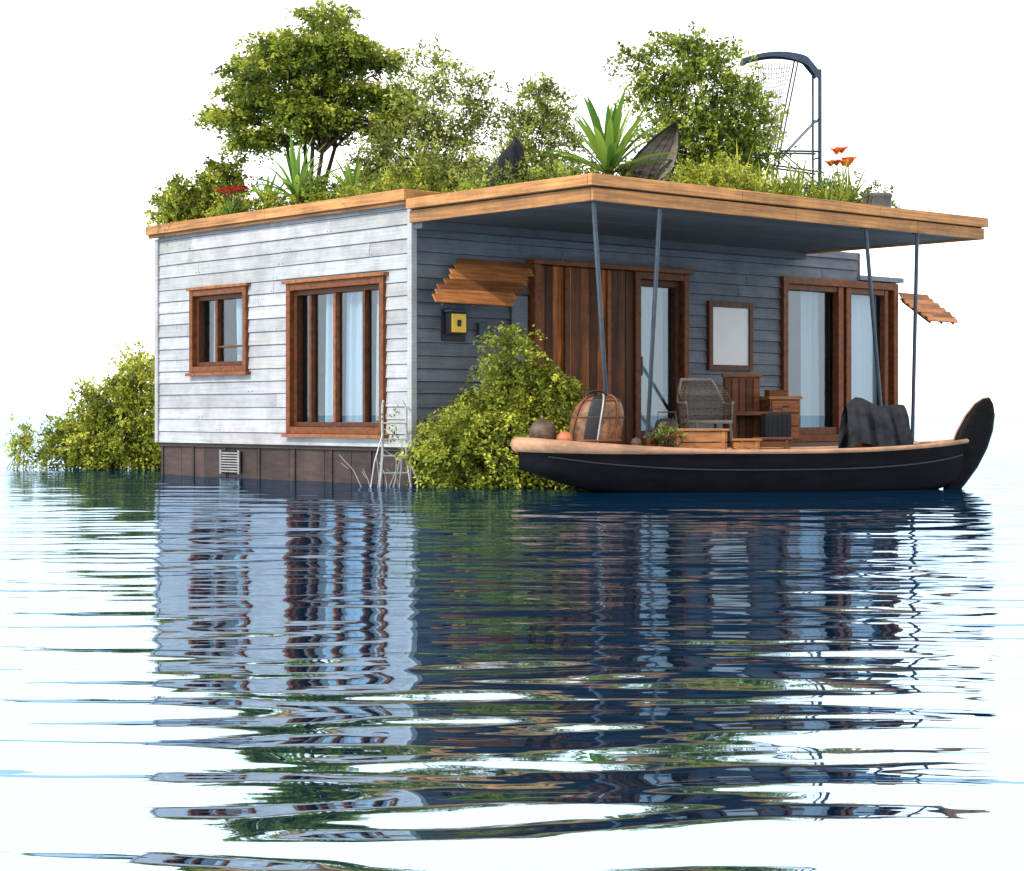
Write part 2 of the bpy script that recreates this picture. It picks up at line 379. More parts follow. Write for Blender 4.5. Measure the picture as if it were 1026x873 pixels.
mb.box(-0.028,6.838,-0.22,-0.05,3.02,3.118,M_soffit,(1.2,1.2,1.2))
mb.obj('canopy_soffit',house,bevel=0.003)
# ---- posts, deck
mb=MB()
for a,b in (((0.05,-3.05,3.13),(1.3,-2.0,0.42)),((1.05,-3.05,3.13),(1.9,-2.0,0.42)),((4.6,-3.05,3.13),(6.3,-2.0,0.42)),((5.62,-3.05,3.13),(6.9,-2.0,0.42))):
    mb.tube([a,b],0.025,M_post,10)
    mb.box(a[0]-.05,a[0]+.05,a[1]-.05,a[1]+.05,3.09,3.119,M_metal); mb.box(b[0]-.06,b[0]+.06,b[1]-.06,b[1]+.06,0.452,0.47,M_metal)
mb.obj('canopy_posts',house,True)
mb=MB(); y=-2.1; r=random.Random(3)
while y<-0.08:
    g=r.uniform(.75,1.2); mb.box(1.2,7.2 if y<-.95 else 8.95,y+.004,y+.126,0.41,0.45,M_deck,(g,g,g)); y+=0.13
mb.box(1.2,7.2,-2.09,-2.03,0.22,0.405,M_skirt); mb.box(1.2,1.26,-2.02,-0.05,0.22,0.405,M_skirt)
for x in (1.35,3.2,5.1,7.0):
    for yy in (-1.9,-0.4): mb.tube([(x,yy,-0.5),(x,yy,0.41)],0.08,M_skirt,10)
mb.obj('deck',house,bevel=0.004)

# ------------------------------------------------------------ water
def water():
    ys=[-3000,-600,-150,-50,-20,-8,-3,0]
    y=0.5
    while y<2.5: ys.append(y); y+=0.04
    while y<11: ys.append(y); y+=0.018
    while y<36: ys.append(y); y+=0.045
    st=0.05
    while y<4500: ys.append(y); y+=st; st*=1.09
    xs=[0.0]; x=0; st=0.07
    while x<10: x+=0.065; xs.append(x)
    while x<3000: x+=st; xs.append(x); st*=1.25
    xs=np.array(sorted([-a for a in xs[1:]]+xs)); ys=np.array(ys)
    X,Y=np.meshgrid(xs,ys); Z=np.zeros_like(X)
    rg=np.random.default_rng(5)
    wx=0.10*np.sin(0.61*X+0.37*Y+1)+0.08*np.sin(-0.97*X+0.49*Y+2.2)+0.05*np.sin(2.1*X+0.6*Y)
    env=0.9+0.2*np.sin(0.53*X+0.61*Y)+0.15*np.sin(-1.1*X+0.37*Y+1.1)
    for lam,slope,n,spread in ((1.6,0.008,4,0.35),(0.9,0.018,7,0.28),(0.52,0.030,9,0.24),(0.33,0.044,9,0.26),(0.21,0.026,9,0.34)):
        for i in range(n):
            l=lam*rg.uniform(0.75,1.3); th=rg.normal(0,spread); k=2*math.pi/l
            a=slope/math.sqrt(n)*math.sqrt(2)/k
            fade=1/(1+(Y.clip(0)/ (l*42))**2)
            Z+=a*fade*env*np.sin(k*(math.sin(th)*X*0.9+math.cos(th)*(Y+wx))+rg.uniform(0,6.28))
    far=1/(1+((np.abs(X)/40)**4)); Z*=far*(Y>0.4)
    nr,nc=X.shape
    V=np.stack([X,Y,Z],-1).reshape(-1,3).astype(np.float32)
    i=np.arange(nr-1)[:,None]*nc+np.arange(nc-1)[None,:]
    F=np.stack([i,i+1,i+nc+1,i+nc],-1).reshape(-1,4)
    return V,F
def mesh_np(name,V,F,mats,mi=None,C=None,smooth=False):
    me=bpy.data.meshes.new(name); nv=len(V); nf=len(F)
    me.vertices.add(nv); me.vertices.foreach_set('co',np.asarray(V,dtype=np.float32).ravel())
    me.loops.add(nf*4); me.loops.foreach_set('vertex_index',np.asarray(F,dtype=np.int32).ravel())
    me.polygons.add(nf); me.polygons.foreach_set('loop_start',np.arange(nf,dtype=np.int32)*4)
    try: me.polygons.foreach_set('loop_total',np.full(nf,4,dtype=np.int32))
    except Exception: pass
    for m in mats: me.materials.append(m)
    if mi is not None: me.polygons.foreach_set('material_index',np.asarray(mi,dtype=np.int32))
    if smooth: me.polygons.foreach_set('use_smooth',np.ones(nf,dtype=bool))
    me.update(calc_edges=True)
    if C is not None:
        at=me.color_attributes.new('Col','FLOAT_COLOR','POINT')
        C4=np.concatenate([C,np.ones((nv,1))],1).astype(np.float32); at.data.foreach_set('color',C4.ravel())
    o=bpy.data.objects.new(name,me); scene.collection.objects.link(o); return o
m=bpy.data.materials.new('water'); m.use_nodes=True; nt=m.node_tree; nt.nodes.clear()
o=nt.nodes.new('ShaderNodeOutputMaterial'); g=nt.nodes.new('ShaderNodeBsdfGlossy'); g.inputs[0].default_value=(0.495,0.64,0.78,1); g.inputs['Roughness'].default_value=0.015
d=nt.nodes.new('ShaderNodeBsdfDiffuse'); d.inputs[0].default_value=(0.002,0.040,0.11,1)
mx=nt.nodes.new('ShaderNodeMixShader'); mx.inputs[0].default_value=0.90
nz=nt.nodes.new('ShaderNodeTexNoise'); nz.inputs['Scale'].default_value=1; nz.inputs['Detail'].default_value=2
mp=nt.nodes.new('ShaderNodeMapping'); mp.inputs['Scale'].default_value=(1.8,5.5,1); tc=nt.nodes.new('ShaderNodeTexCoord')
bp=nt.nodes.new('ShaderNodeBump'); bp.inputs['Strength'].default_value=0.25; bp.inputs['Distance'].default_value=0.014
nt.links.new(tc.outputs['Object'],mp.inputs[0]); nt.links.new(mp.outputs[0],nz.inputs[0]); nt.links.new(nz.outputs[0],bp.inputs['Height']); nt.links.new(bp.outputs[0],g.inputs['Normal'])
nt.links.new(d.outputs[0],mx.inputs[1]); nt.links.new(g.outputs[0],mx.inputs[2]); nt.links.new(mx.outputs[0],o.inputs[0])
V,F=water(); mesh_np('water',V,F,[m],smooth=True)

# ------------------------------------------------------------ foliage
def norm(a): return a/np.maximum(np.linalg.norm(a,axis=-1,keepdims=True),1e-6)
class Fol:
    def __init__(s,seed): s.V=[];s.F=[];s.C=[];s.M=[];s.n=0; s.rg=np.random.default_rng(seed)
    def push(s,V,F,C,mi):
        s.V.append(V); s.F.append(F+s.n); s.C.append(C); s.M.append(np.full(len(F),mi)); s.n+=len(V)
    def leaves(s,P,D,L,W,C):
        rg=s.rg; n=len(P); D=norm(D); S=norm(np.cross(D,rg.normal(size=(n,3))*.8+np.array([0,0,.6])))
        Nn=np.cross(D,S)
        L=L[:,None]; W=W[:,None]
        v0=P; v1=P+D*L*.45+S*W+Nn*W*.3; v2=P+D*L-Nn*L*.08; v3=P+D*L*.45-S*W+Nn*W*.3
        V=np.stack([v0,v1,v2,v3],1).reshape(-1,3); F=np.arange(n*4).reshape(-1,4)
        s.push(V,F,np.repeat(C,4,0),0)
    def tube(s,pts,rad,n=5,col=(1,1,1)):
        b=MB(); b.tube(pts,rad,M_bark,n,cap=False); s.push(np.array([tuple(v) for v in b.v]),np.array(b.f),np.tile(np.array(col,float),(len(b.v),1)),1)
    def blade(s,base,d,L,W,curve,col,seg=7,fold=.3):
        d=np.array(d,float); h=norm(np.array([d[0],d[1],0.0])+1e-6); side=np.array([-h[1],h[0],0]); p=np.array(base,float)
        V=[];cur=norm(d)
        for i in range(seg+1):
            f=i/seg; wd=W*(math.sin(math.pi*min(1,(f*.85+.13)))**.8)*(1 if f<.999 else 0.02)
            V+= [p+side*wd+np.array([0,0,wd*fold]), p, p-side*wd+np.array([0,0,wd*fold])]
            p=p+cur*L/seg; cur=norm(cur-np.array([0,0,curve/seg])*(0.5+f))
        V=np.array(V); F=[]
        for i in range(seg):
            a=i*3; F+=[(a,a+1,a+4,a+3),(a+1,a+2,a+5,a+4)]
        C=np.tile(np.array(col,float),(len(V),1))*s.rg.uniform(.8,1.2)
        s.push(V,np.array(F),C,0)
    def obj(s,name,bark=M_bark):
        return mesh_np(name,np.concatenate(s.V),np.concatenate(s.F),[M_leaf,bark],np.concatenate(s.M),np.concatenate(s.C))
PAL={
 'lime':((.035,.050,.008),(.165,.20,.022),(.44,.45,.06)),
 'green':((.022,.042,.008),(.11,.16,.02),(.33,.39,.05)),
 'deep':((.02,.045,.008),(.08,.14,.018),(.22,.30,.04)),
 'olive':((.035,.048,.012),(.15,.18,.035),(.40,.42,.10))}
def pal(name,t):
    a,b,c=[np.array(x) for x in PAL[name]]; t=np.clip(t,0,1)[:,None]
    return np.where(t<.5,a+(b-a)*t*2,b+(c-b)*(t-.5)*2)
def clumps(fo,lobes,nc,per,L,W,twig,pname,up=.3,droop=.3,shell=.45,tcol=.5,flat=0.0,tv=.24,zmin=0.01):
    rg=fo.rg; lo=np.array(lobes,float); vol=(lo[:,3]*lo[:,4]*lo[:,5])**(.6); k=rg.choice(len(lo),nc,p=vol/vol.sum())
    d=norm(rg.normal(size=(nc,3))); rr=rg.uniform(0,1,nc)**shell
    bump=1+.16*np.sin(d[:,0]*7+k)+.14*np.sin(d[:,1]*9+2*k)+.12*np.sin(d[:,2]*8+k*3)
    P=lo[k,:3]+d*lo[k,3:6]*(rr*bump)[:,None]
    D0=d*.9+rg.normal(size=(nc,3))*.45+np.array([0,0,up]); D0[:,2]*=(1-flat); D=norm(D0)
    lobt=rg.normal(0,.12,len(lo))
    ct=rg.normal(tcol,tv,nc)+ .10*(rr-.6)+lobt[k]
    s=rg.uniform(0,1,(nc,per)); tw=twig*rg.uniform(.5,1.5,nc)
    Q=P[:,None,:]+D[:,None,:]*(s*tw[:,None])[...,None]; Q[...,2]-=droop*(s**2)*tw[:,None]
    Q+=rg.normal(size=Q.shape)*L*.4
    LD=D[:,None,:]*.6+rg.normal(size=Q.shape)*.7; LD[...,2]=LD[...,2]*(1-flat*.6)-droop*.5
    t=ct[:,None]+rg.normal(0,.1,(nc,per))
    Q=Q.reshape(-1,3); LD=LD.reshape(-1,3)
    ok=Q[:,2]>zmin+(L if zmin>1 else 0)
    Q=Q[ok];LD=LD[ok];t=t.reshape(-1)[ok]; n=len(Q)
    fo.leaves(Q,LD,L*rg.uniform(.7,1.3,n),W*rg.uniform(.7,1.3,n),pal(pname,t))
    return P[P[:,2]>zmin] if (P[:,2]>zmin).any() else P
def stems(fo,base,P,n,r0,spread=.1):
    rg=fo.rg
    for i in range(n):
        e=P[rg.integers(len(P))]; b=np.array(base)+np.array([rg.normal()*spread,rg.normal()*spread,0])
        mid=b*.5+e*.5+np.array([(b-e)[0]*.2,(b-e)[1]*.2,.12*abs(e[2]-b[2])])
        pts=[tuple(b*(1-f)**2+2*mid*f*(1-f)+e*f*f) for f in np.linspace(0,1,7)]
        fo.tube(pts,[r0*(1-.85*f) for f in np.linspace(0,1,7)])

def tree():
    bx,by,bz=H(1.38,4.0,3.44); fo=Fol(21); rg=fo.rg; lobes=[]
    pads=[(-.35,2.62,.45),(.10,2.80,.45),(.5,2.55,.42),(-.75,2.35,.4),(-.1,2.45,.5),(.9,2.25,.38),(.35,2.25,.5),(-.45,2.1,.5),
          (-1.05,2.0,.34),(1.15,1.9,.36),(.0,1.98,.5),(.65,1.85,.42),(-.75,1.72,.42),(-.2,1.65,.42),(-1.15,1.55,.3),(1.25,1.5,.28),(.35,1.5,.42),(.9,1.42,.34),(-.7,1.32,.36),(.05,1.3,.3),(-1.0,1.2,.2)]
    for dx,dz,rx in pads:
        for j in range(3):
            lobes.append((bx+dx*.95+rg.normal()*.12,by+rg.uniform(-.55,.55)*(1.2-abs(dx)*.5),bz+dz-.03+rg.normal()*.08,rx*rg.uniform(.55,.9),rx*.7,.075*rg.uniform(.7,1.4)))
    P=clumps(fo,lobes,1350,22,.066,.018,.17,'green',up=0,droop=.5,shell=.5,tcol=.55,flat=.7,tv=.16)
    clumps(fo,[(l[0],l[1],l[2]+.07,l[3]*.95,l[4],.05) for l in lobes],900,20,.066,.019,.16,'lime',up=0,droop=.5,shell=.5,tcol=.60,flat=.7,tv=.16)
    for i,(ex,ey,h) in enumerate(((-.35,0,1.1),(.3,.1,1.1),(0.02,-.1,1.25),(-.12,.15,1.2),(.15,-.15,1.0))):
        b=np.array([bx+ex*.15,by+ey*.3,bz]); e=np.array([bx+ex,by+ey,bz+h])
        fo.tube([tuple(b),tuple(b*.6+e*.4+np.array([-.03,0,0])),tuple(e)],[.05,.036,.026],7)
        for j in range(11):
            t=P[rg.integers(len(P))]
            if (t[0]-bx)*ex<-.1: t=P[rg.integers(len(P))]
            mid=e*.5+t*.5+np.array([0,0,.12])
            fo.tube([tuple(e),tuple(mid),tuple(t)],[.024,.014,.005],5)
    fo.obj('maple_tree')
tree()
def shrub(name,base,lobes,nc,per,L,W,twig,pn,n_st=12,r0=.02,seed=1,**k):
    fo=Fol(seed); lob=[(base[0]+l[0],base[1]+l[1],base[2]+l[2],l[3],l[4],l[5]) for l in lobes]
    P=clumps(fo,lob,nc,per,L,W,twig,pn,zmin=(base[2] if base[2]>1 else .01),**k); stems(fo,base,P,n_st,r0); return fo.obj(name)
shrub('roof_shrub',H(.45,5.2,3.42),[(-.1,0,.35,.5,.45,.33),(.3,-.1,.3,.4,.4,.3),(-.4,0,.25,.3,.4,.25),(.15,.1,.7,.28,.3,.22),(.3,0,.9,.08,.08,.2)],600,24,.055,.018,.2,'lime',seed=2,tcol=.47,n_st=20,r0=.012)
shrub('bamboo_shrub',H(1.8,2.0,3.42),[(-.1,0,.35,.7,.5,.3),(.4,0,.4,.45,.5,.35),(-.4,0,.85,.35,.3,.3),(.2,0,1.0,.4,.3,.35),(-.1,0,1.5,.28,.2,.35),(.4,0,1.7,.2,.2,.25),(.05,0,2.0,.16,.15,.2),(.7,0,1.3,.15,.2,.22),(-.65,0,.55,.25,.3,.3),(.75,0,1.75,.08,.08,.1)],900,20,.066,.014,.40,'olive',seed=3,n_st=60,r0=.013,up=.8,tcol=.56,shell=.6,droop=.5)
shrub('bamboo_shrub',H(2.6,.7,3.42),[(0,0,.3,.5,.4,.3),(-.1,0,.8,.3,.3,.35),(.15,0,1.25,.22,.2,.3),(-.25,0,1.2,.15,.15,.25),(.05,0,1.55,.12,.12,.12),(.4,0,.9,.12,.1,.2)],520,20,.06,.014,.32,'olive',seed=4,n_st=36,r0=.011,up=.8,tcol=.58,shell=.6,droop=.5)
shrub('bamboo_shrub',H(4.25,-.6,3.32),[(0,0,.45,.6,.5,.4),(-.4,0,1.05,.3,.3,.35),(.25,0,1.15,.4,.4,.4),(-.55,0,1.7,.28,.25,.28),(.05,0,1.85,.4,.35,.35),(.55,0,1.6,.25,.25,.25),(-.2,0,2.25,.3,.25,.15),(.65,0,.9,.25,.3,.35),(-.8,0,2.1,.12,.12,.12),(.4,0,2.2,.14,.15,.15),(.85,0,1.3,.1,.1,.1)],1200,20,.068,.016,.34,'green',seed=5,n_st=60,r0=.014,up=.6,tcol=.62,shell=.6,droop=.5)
# front bush
fl=[]; rq=random.Random(14)
for (x,z,w_) in [(.12,1.85,.10),(.1,1.68,.20),(.14,1.5,.28),(-.04,1.35,.24),(.4,1.38,.3),(.15,1.18,.42),(.68,1.2,.28),(-.2,1.05,.34),(.35,1.0,.45),(.7,.95,.22),(-.35,.86,.3),(.1,.8,.5),(.5,.75,.4),(-.62,.70,.30),(-.1,.6,.5),(.4,.56,.45),(-.75,.48,.25),(-.3,.4,.5),(.2,.36,.6),(.55,.35,.3),(-.6,.22,.4),(.1,.16,.65),(.5,.12,.3),(-.25,.1,.5)]:
    for j in range(3): fl.append((x+rq.uniform(-.08,.08),rq.uniform(-.35,.3),z+rq.uniform(-.05,.05),w_*.85,w_*.6,.055))
shrub('cedar_bush',(-.12,22.2,0.0),fl,1450,24,.056,.014,.25,'lime',seed=6,n_st=46,r0=.014,up=-.05,droop=.75,tcol=.55,flat=.6,tv=.26)
shrub('willow_bush',(-6.2,29.6,0.0),[(.1,0,.45,.65,.5,.4),(-.4,0,.4,.45,.5,.4),(.5,0,.85,.38,.4,.4),(.05,0,1.1,.4,.4,.3),(.6,0,1.5,.26,.25,.28),(-.75,0,.3,.25,.3,.28),(.75,0,.4,.3,.4,.5),(.3,0,.15,.9,.4,.18),(-.3,0,1.0,.2,.2,.2)],1100,24,.066,.018,.3,'lime',seed=7,n_st=40,r0=.014,up=.35,tcol=.52,droop=.5)
shrub('willow_bush',(-5.7,31.5,0.0),[(.0,0,1.2,.5,.5,.6),(.3,0,1.9,.3,.3,.3),(-.5,0,1.6,.25,.3,.25)],300,18,.06,.016,.3,'lime',seed=8,n_st=20,r0=.008,up=.5,tcol=.95)
shrub('reed_plant',(-7.55,29.5,0.0),[(0,0,.3,.15,.15,.25),(.03,0,.55,.1,.1,.15)],70,18,.05,.014,.16,'lime',seed=9,n_st=10,r0=.006,tcol=.8)
def cover(name,pts,nc,seed,pn='green',h=.16,tc=.5,L=.05,tw=.14):
    fo=Fol(seed); lob=[]
    for (x,y,s) in pts:
        zz=3.44 if y>0 else 3.34
        a=H(x,y,zz); lob.append((a[0],a[1],a[2]+h*.5*s,.3*s,.3*s,h*s))
    P=clumps(fo,lob,nc,18,L,.013,tw,pn,up=.6,tcol=tc,zmin=3.35); stems(fo,lob[0][:3],P[:3],1,.005); fo.obj(name)
rr=random.Random(5)
cover('roof_ground_cover',[(.22+rr.uniform(0,.3),y*.3,rr.uniform(.4,1.3)) for y in range(1,18)],560,31,'lime',tw=.2)
cover('roof_ground_cover',[(.9+rr.uniform(0,.4),.6+y*.3,rr.uniform(1.2,2.4)) for y in range(0,9)],700,36,'olive',tw=.25,L=.06)
cover('roof_ground_cover',[(.5+rr.uniform(0,.3),-y*.35-.3,rr.uniform(.5,1.2)) for y in range(0,6)],200,32,'green')
cover('roof_ground_cover',[(2.5+x*.3,-2.6+rr.uniform(-.1,.3),rr.choice([.3,.6,1.6])) for x in range(0,10)],420,33,'lime',tw=.2)
cover('roof_ground_cover',[(2.6+x*.3,-1.8+rr.uniform(-.2,.2),rr.uniform(1.0,2.0)) for x in range(0,12)],700,34,'deep',tw=.22)
cover('roof_ground_cover',[(1.0+x*.35,-.8+rr.uniform(-.3,.3),rr.uniform(1.2,2.2)) for x in range(0,11)],800,35,'olive',tw=.25,L=.06)
fo=Fol(40); rg=fo.rg
cen=[(rg.uniform(2.8,5.2),rg.uniform(-2.8,-1.9)) for _ in range(34)]
for i in range(720):
    c=cen[rg.integers(len(cen))]; x=c[0]+rg.normal()*.05; y=c[1]+rg.normal()*.05; b=H(x,y,3.34)
    hh=.8+.5*math.sin(c[0]*7)
    fo.blade(b,(rg.normal()*.5,rg.normal()*.5,1),rg.uniform(.25,.6)*max(.5,hh),.012,rg.uniform(.3,1.4),pal('lime' if rg.uniform()<.5 else 'green',np.array([rg.uniform(.3,.95)]))[0],seg=4)
fo.obj('ornamental_grass')
def palm(name,base,n,L,W,seed,cols,trunk=.2,emin=.25,curve=.8):
    fo=Fol(seed); rg=fo.rg
    fo.tube([base,(base[0],base[1],base[2]+trunk)],[.07,.05],8)
    for i in range(n):
        a=i*2.4+rg.uniform(-.2,.2); e=rg.uniform(emin,1.45) if i<n*.75 else rg.uniform(1.0,1.5)
        q=rg.uniform(0,1); col=np.array(cols[0])*(1-q)+np.array(cols[1])*q
        fo.blade((base[0],base[1],base[2]+trunk),(math.cos(a)*math.cos(e),math.sin(a)*math.cos(e),math.sin(e)),L*rg.uniform(.75,1.1),W,curve*rg.uniform(.5,1.3),col,seg=9,fold=.5)
    fo.obj(name)
palm('yucca_plant',H(2.1,-1.15,3.34),38,1.08,.05,50,((.05,.14,.02),(.27,.40,.06)),trunk=.38,emin=.3)
palm('cordyline_plant',H(.35,2.9,3.44),38,.85,.034,51,((.06,.16,.02),(.28,.42,.07)),trunk=.2,curve=1.0)
palm('fern_plant',H(.4,1.7,3.44),34,.66,.024,52,((.07,.15,.02),(.28,.38,.05)),trunk=.08,curve=1.1)
palm('fern_plant',H(.3,3.5,3.44),26,.55,.024,53,((.07,.15,.02),(.28,.38,.05)),trunk=.08,curve=1.2)
def flowers(name,base,n,spread,h,col,seed,ps=.05):
    fo=Fol(seed); rg=fo.rg
    for i in range(n):
        b=np.array(base)+np.array([rg.normal()*spread*.4,rg.normal()*spread,0]); t=b+np.array([rg.normal()*spread,rg.normal()*.05,h*rg.uniform(.86,1.04)])
        fo.tube([tuple(b),tuple((b+t)/2+.01),tuple(t)],[.007,.006,.004],4)
        for k in range(7):
            a=k*.9; fo.blade(t,(math.cos(a),math.sin(a),1.1),ps*rg.uniform(.8,1.2),ps*.28,1.2,col,seg=4)
        for k in range(5): fo.blade(b,(rg.normal()*.4,rg.normal()*.4,1),h*rg.uniform(.4,.75),.012,.6,(.1,.2,.02),seg=4)
    fo.obj(name)
flowers('orange_lily',H(6.66,-.98,3.34),9,.08,1.02,(.78,.20,.035),63,.14)
flowers('red_flower',H(.08,3.95,3.44),22,.13,.40,(.5,.03,.025),61,.055)

# ------------------------------------------------------------ roof objects
mb=MB()
def arc(y): return [(-.55+1.05*f, y, 2.22+.17*math.sin(math.pi*(f*.75+.14)) -(.16*max(0,f-.82)/.18)) for f in [i/18 for i in range(19)]]
mb.tube([(.5,-.10,0),(.5,-.10,2.1),(.5,-.10,2.2)],[.028,.027,.026],M_metal,8); mb.tube([(.46,.12,0),(.46,.12,2.15)],.016,M_metal,6)
for y in (-.12,.12):
    mb.tube([(-.22,y,0),(-.05,y,1.1),(.2,y,2.34)],.012,M_metal,6)
    mb.tube([(.5,y,1.08),(-.05,y,1.08)],.015,M_metal,6); mb.tube([(-.42,y,.92),(.5,y,.80)],.013,M_metal,6); mb.tube([(.5,y,1.55),(-.02,y,1.0)],.010,M_metal,6)
    mb.tube([(.5,y,.62),(-.12,y,.62)],.012,M_metal,6); mb.tube([(.5,y,.62),(-.05,y,1.08)],.009,M_metal,6)
    mb.tube(arc(y),.022,M_metal,8)
A0=arc(0)
mb.grid(lambda a,b:Vector((A0[int(round(a*18))][0],-.15+.30*b,A0[int(round(a*18))][2]+.035+.02*math.sin(math.pi*b))),19,6,M_metal)
mb.grid(lambda a,b:Vector((A0[int(round(a*18))][0],-.152,A0[int(round(a*18))][2]+.035-b*(.05+.10*(a)**2))),19,3,M_metal)
for z in (.6,1.0,1.5): mb.tube([(.5,-.10,z),(.46,.12,z)],.012,M_metal,6)
mb.tube([(-.55,-.12,2.29),(-.55,.12,2.29)],.02,M_metal,6)
def net(a,b): return Vector((-.34+.46*a*(1-.6*b)+.10*b,.02*math.sin(a*9),2.30-1.15*b-.08*math.sin(a*5)*b))
for i in range(13): mb.tube([net(i/12,j/8) for j in range(9)],.006,M_net,4)
for j in range(1,19): mb.tube([net(i/8,j/19)+Vector((0,.004,-.03*math.sin(i/8*3.14))) for i in range(9)],.005,M_net,4)
mb.obj('steel_canopy_frame',smooth=True,loc=H(6.0,-.5,3.34),rotz=.1)
mb=MB()
def sail(a,b):
    z=b*1.02; wd=.30*(math.sin(math.pi*(.22+.78*b))**.8 if b<.999 else .01)+.004; x=(a-.5)*2*wd+.50*b**1.2; return Vector((x,.14*math.cos((a-.5)*3)+.1*b,z))
mb.grid(sail,14,18,M_grey); mb.tube([sail(0,i/17)for i in range(18)],.012,M_black,6); mb.tube([sail(1,i/17) for i in range(18)],.012,M_black,6)
for q in (.3,.5,.7): mb.tube([sail(q,i/17)+Vector((0,-.004,0)) for i in range(17)],.003,M_black,4)
mb.obj('canvas_sail',smooth=True,loc=H(2.36,-1.3,3.34),rotz=-.3)
mb=MB()
def tarp(a,b):
    th=a*2*math.pi; r_=(.34*math.sin(math.pi*min(1,b*.5+.5))**.6)*(1+.12*math.sin(3*th+1)+.08*math.sin(7*th+b*4)); return Vector((math.cos(th)*r_+.2*b*b,math.sin(th)*r_*.7,.75*b*(1+.15*math.cos(th+.6))))
mb.grid(tarp,28,14,M_black,wrap=True)
mb.obj('tarp_bundle',smooth=True,loc=H(1.15,-.20,3.36))
def lathe(mb,prof,m,n=24,sx=1,sy=1,ox=0,oy=0,oz=0,rib=0,nr=0):
    mb.grid(lambda a,b:Vector((ox+math.cos(a*2*math.pi)*prof[int(round(b*(len(prof)-1)))][0]*sx*(1+rib*math.cos(a*2*math.pi*nr)),oy+math.sin(a*2*math.pi)*prof[int(round(b*(len(prof)-1)))][0]*sy*(1+rib*math.cos(a*2*math.pi*nr)),oz+prof[int(round(b*(len(prof)-1)))][1])),n,len(prof),m,wrap=True)
mb=MB(); lathe(mb,[(0.01,0),(.15,0),(.18,.1),(.18,.2),(.19,.21),(.19,.25),(.165,.25),(.16,.18),(.01,.18)],M_pot); mb.obj('planter_pot',smooth=True,loc=H(5.2,-2.75,3.34))

# ------------------------------------------------------------ boat
boat=empty('rowing_boat',(2.64,21.35,0),math.atan2(1.1,5.24))
Lh=2.62
def sec(s):
    wd=.52*(1-abs(s)**2.6)**.75 if s>0 else .52*(1-abs(s)**4.5)**.6
    zt=.435+.08*max(0,-s)**2+.11*max(0,s)**2.5
    zk=-.16+.42*max(0,-s)**2.6+.30*max(0,s)**4
    return max(wd,.015),zt,zk
def hullpt(s,a,off=0.0):
    wd,zt,zk=sec(s); th=a*math.pi/2
    y=(wd-off)*math.copysign(abs(math.sin(th))**.7,math.sin(th)); z=zt-(zt-zk-off)*(abs(math.cos(th))**.8)
    return Vector((s*(Lh-off),y,z))
mb=MB()
mb.grid(lambda a,b:hullpt(-1+2*a,-1+2*b),70,22,M_hull)
mb.obj('hull',boat,True)
mb=MB(); mb.grid(lambda a,b:hullpt(-1+2*a,-1+2*b,.035),60,16,M_brownw)
def dk(s0,s1,dz,m):
    mb.grid(lambda a,b:Vector(((s0+(s1-s0)*a)*(Lh-.02),(2*b-1)*(sec(s0+(s1-s0)*a)[0]-.03),sec(s0+(s1-s0)*a)[1]+dz)),20,8,m)
dk(-.985,-.5,-.015,M_rim); dk(.72,.99,-.03,M_rim)
mb.obj('inner_lining',boat,True)
mb=MB()
for x in (-.9,.2,1.3):
    wd=sec(x/Lh)[0]-.05; mb.box(x-.12,x+.12,-wd,wd,.27,.30,M_orangew)
mb.obj('thwarts',boat,bevel=.004)
mb=MB()
def gun(sd):
    pts=[];rad=[]
    for i in range(60):
        s=-1+2*i/59; wd,zt,zk=sec(s); pts.append((s*(Lh+.01),sd*(wd+.005),zt+.004)); rad.append(.026+.075*max(0,-s-.2)**1.1)
    return pts,rad
for sd in (-1,1):
    p_,r_=gun(sd); mb.tube(p_,r_,M_rim,10)
mb.obj('gunwale',boat,True)
mb=MB()
mb.tube([hullpt(-.9+1.85*i/50,-.84)+Vector((0,-.006,0)) for i in range(51)],.009,M_case,6)
mb.obj('rub_strake',boat,True)
mb=MB()
prof=[(2.38,-.1,.08,.06),(2.48,.10,.16,.09),(2.58,.32,.235,.10),(2.68,.54,.26,.10),(2.77,.74,.235,.09),(2.84,.90,.17,.07),(2.88,.99,.09,.045),(2.90,1.03,.01,.01)]
def fin(a,b):
    f=b*(len(prof)-1); i=min(int(f),len(prof)-2); q=f-i; x,z,rw,rt=[prof[i][j]*(1-q)+prof[i+1][j]*q for j in range(4)]
    th=a*2*math.pi; return Vector((x-.03+math.cos(th)*rw*.72,math.sin(th)*rt,z-math.cos(th)*rw*.35))
mb.grid(fin,24,36,M_hull,wrap=True)
mb.tube([Vector(fin(.5,i/35)) for i in range(6,36)],.012,M_rim,5)
mb.obj('stern_fin',boat,True)
def BW(x,y,z):
    c,s=math.cos(math.atan2(1.1,5.24)),math.sin(math.atan2(1.1,5.24)); return (2.64+c*x-s*y,21.35+s*x+c*y,z)
mb=MB()
def bask(a,b):
    ph=b*math.pi*.5; th=a*2*math.pi; r_=max(0,math.cos(ph))**.42*(1+.014*abs(math.cos(th*9))**.5+.02*math.sin(b*7+th*2))*(.93+.09*math.sin(b*2.6))
    return Vector((math.cos(th)*.30*r_+.09*math.sin(ph)-.03,math.sin(th)*.24*r_,.55*math.sin(ph)**.85))
mb.grid(bask,112,24,M_leather,wrap=True)
mb.grid(lambda a,b: Vector(bask(.655+.075*a,.03+.93*b))*1.03,5,18,M_case)
for a0 in (.57,.85): mb.tube([Vector(bask(a0,j/18))*1.025 for j in range(18)],.012,M_brownw,6)
for b0 in (.35,.7): mb.tube([Vector(bask(i/60,b0))*1.012 for i in range(61)],.009,M_brownw,5)
mb.tube([Vector(bask(.74,.03+j/19))*1.04 for j in range(18)],.010,M_reed,6)
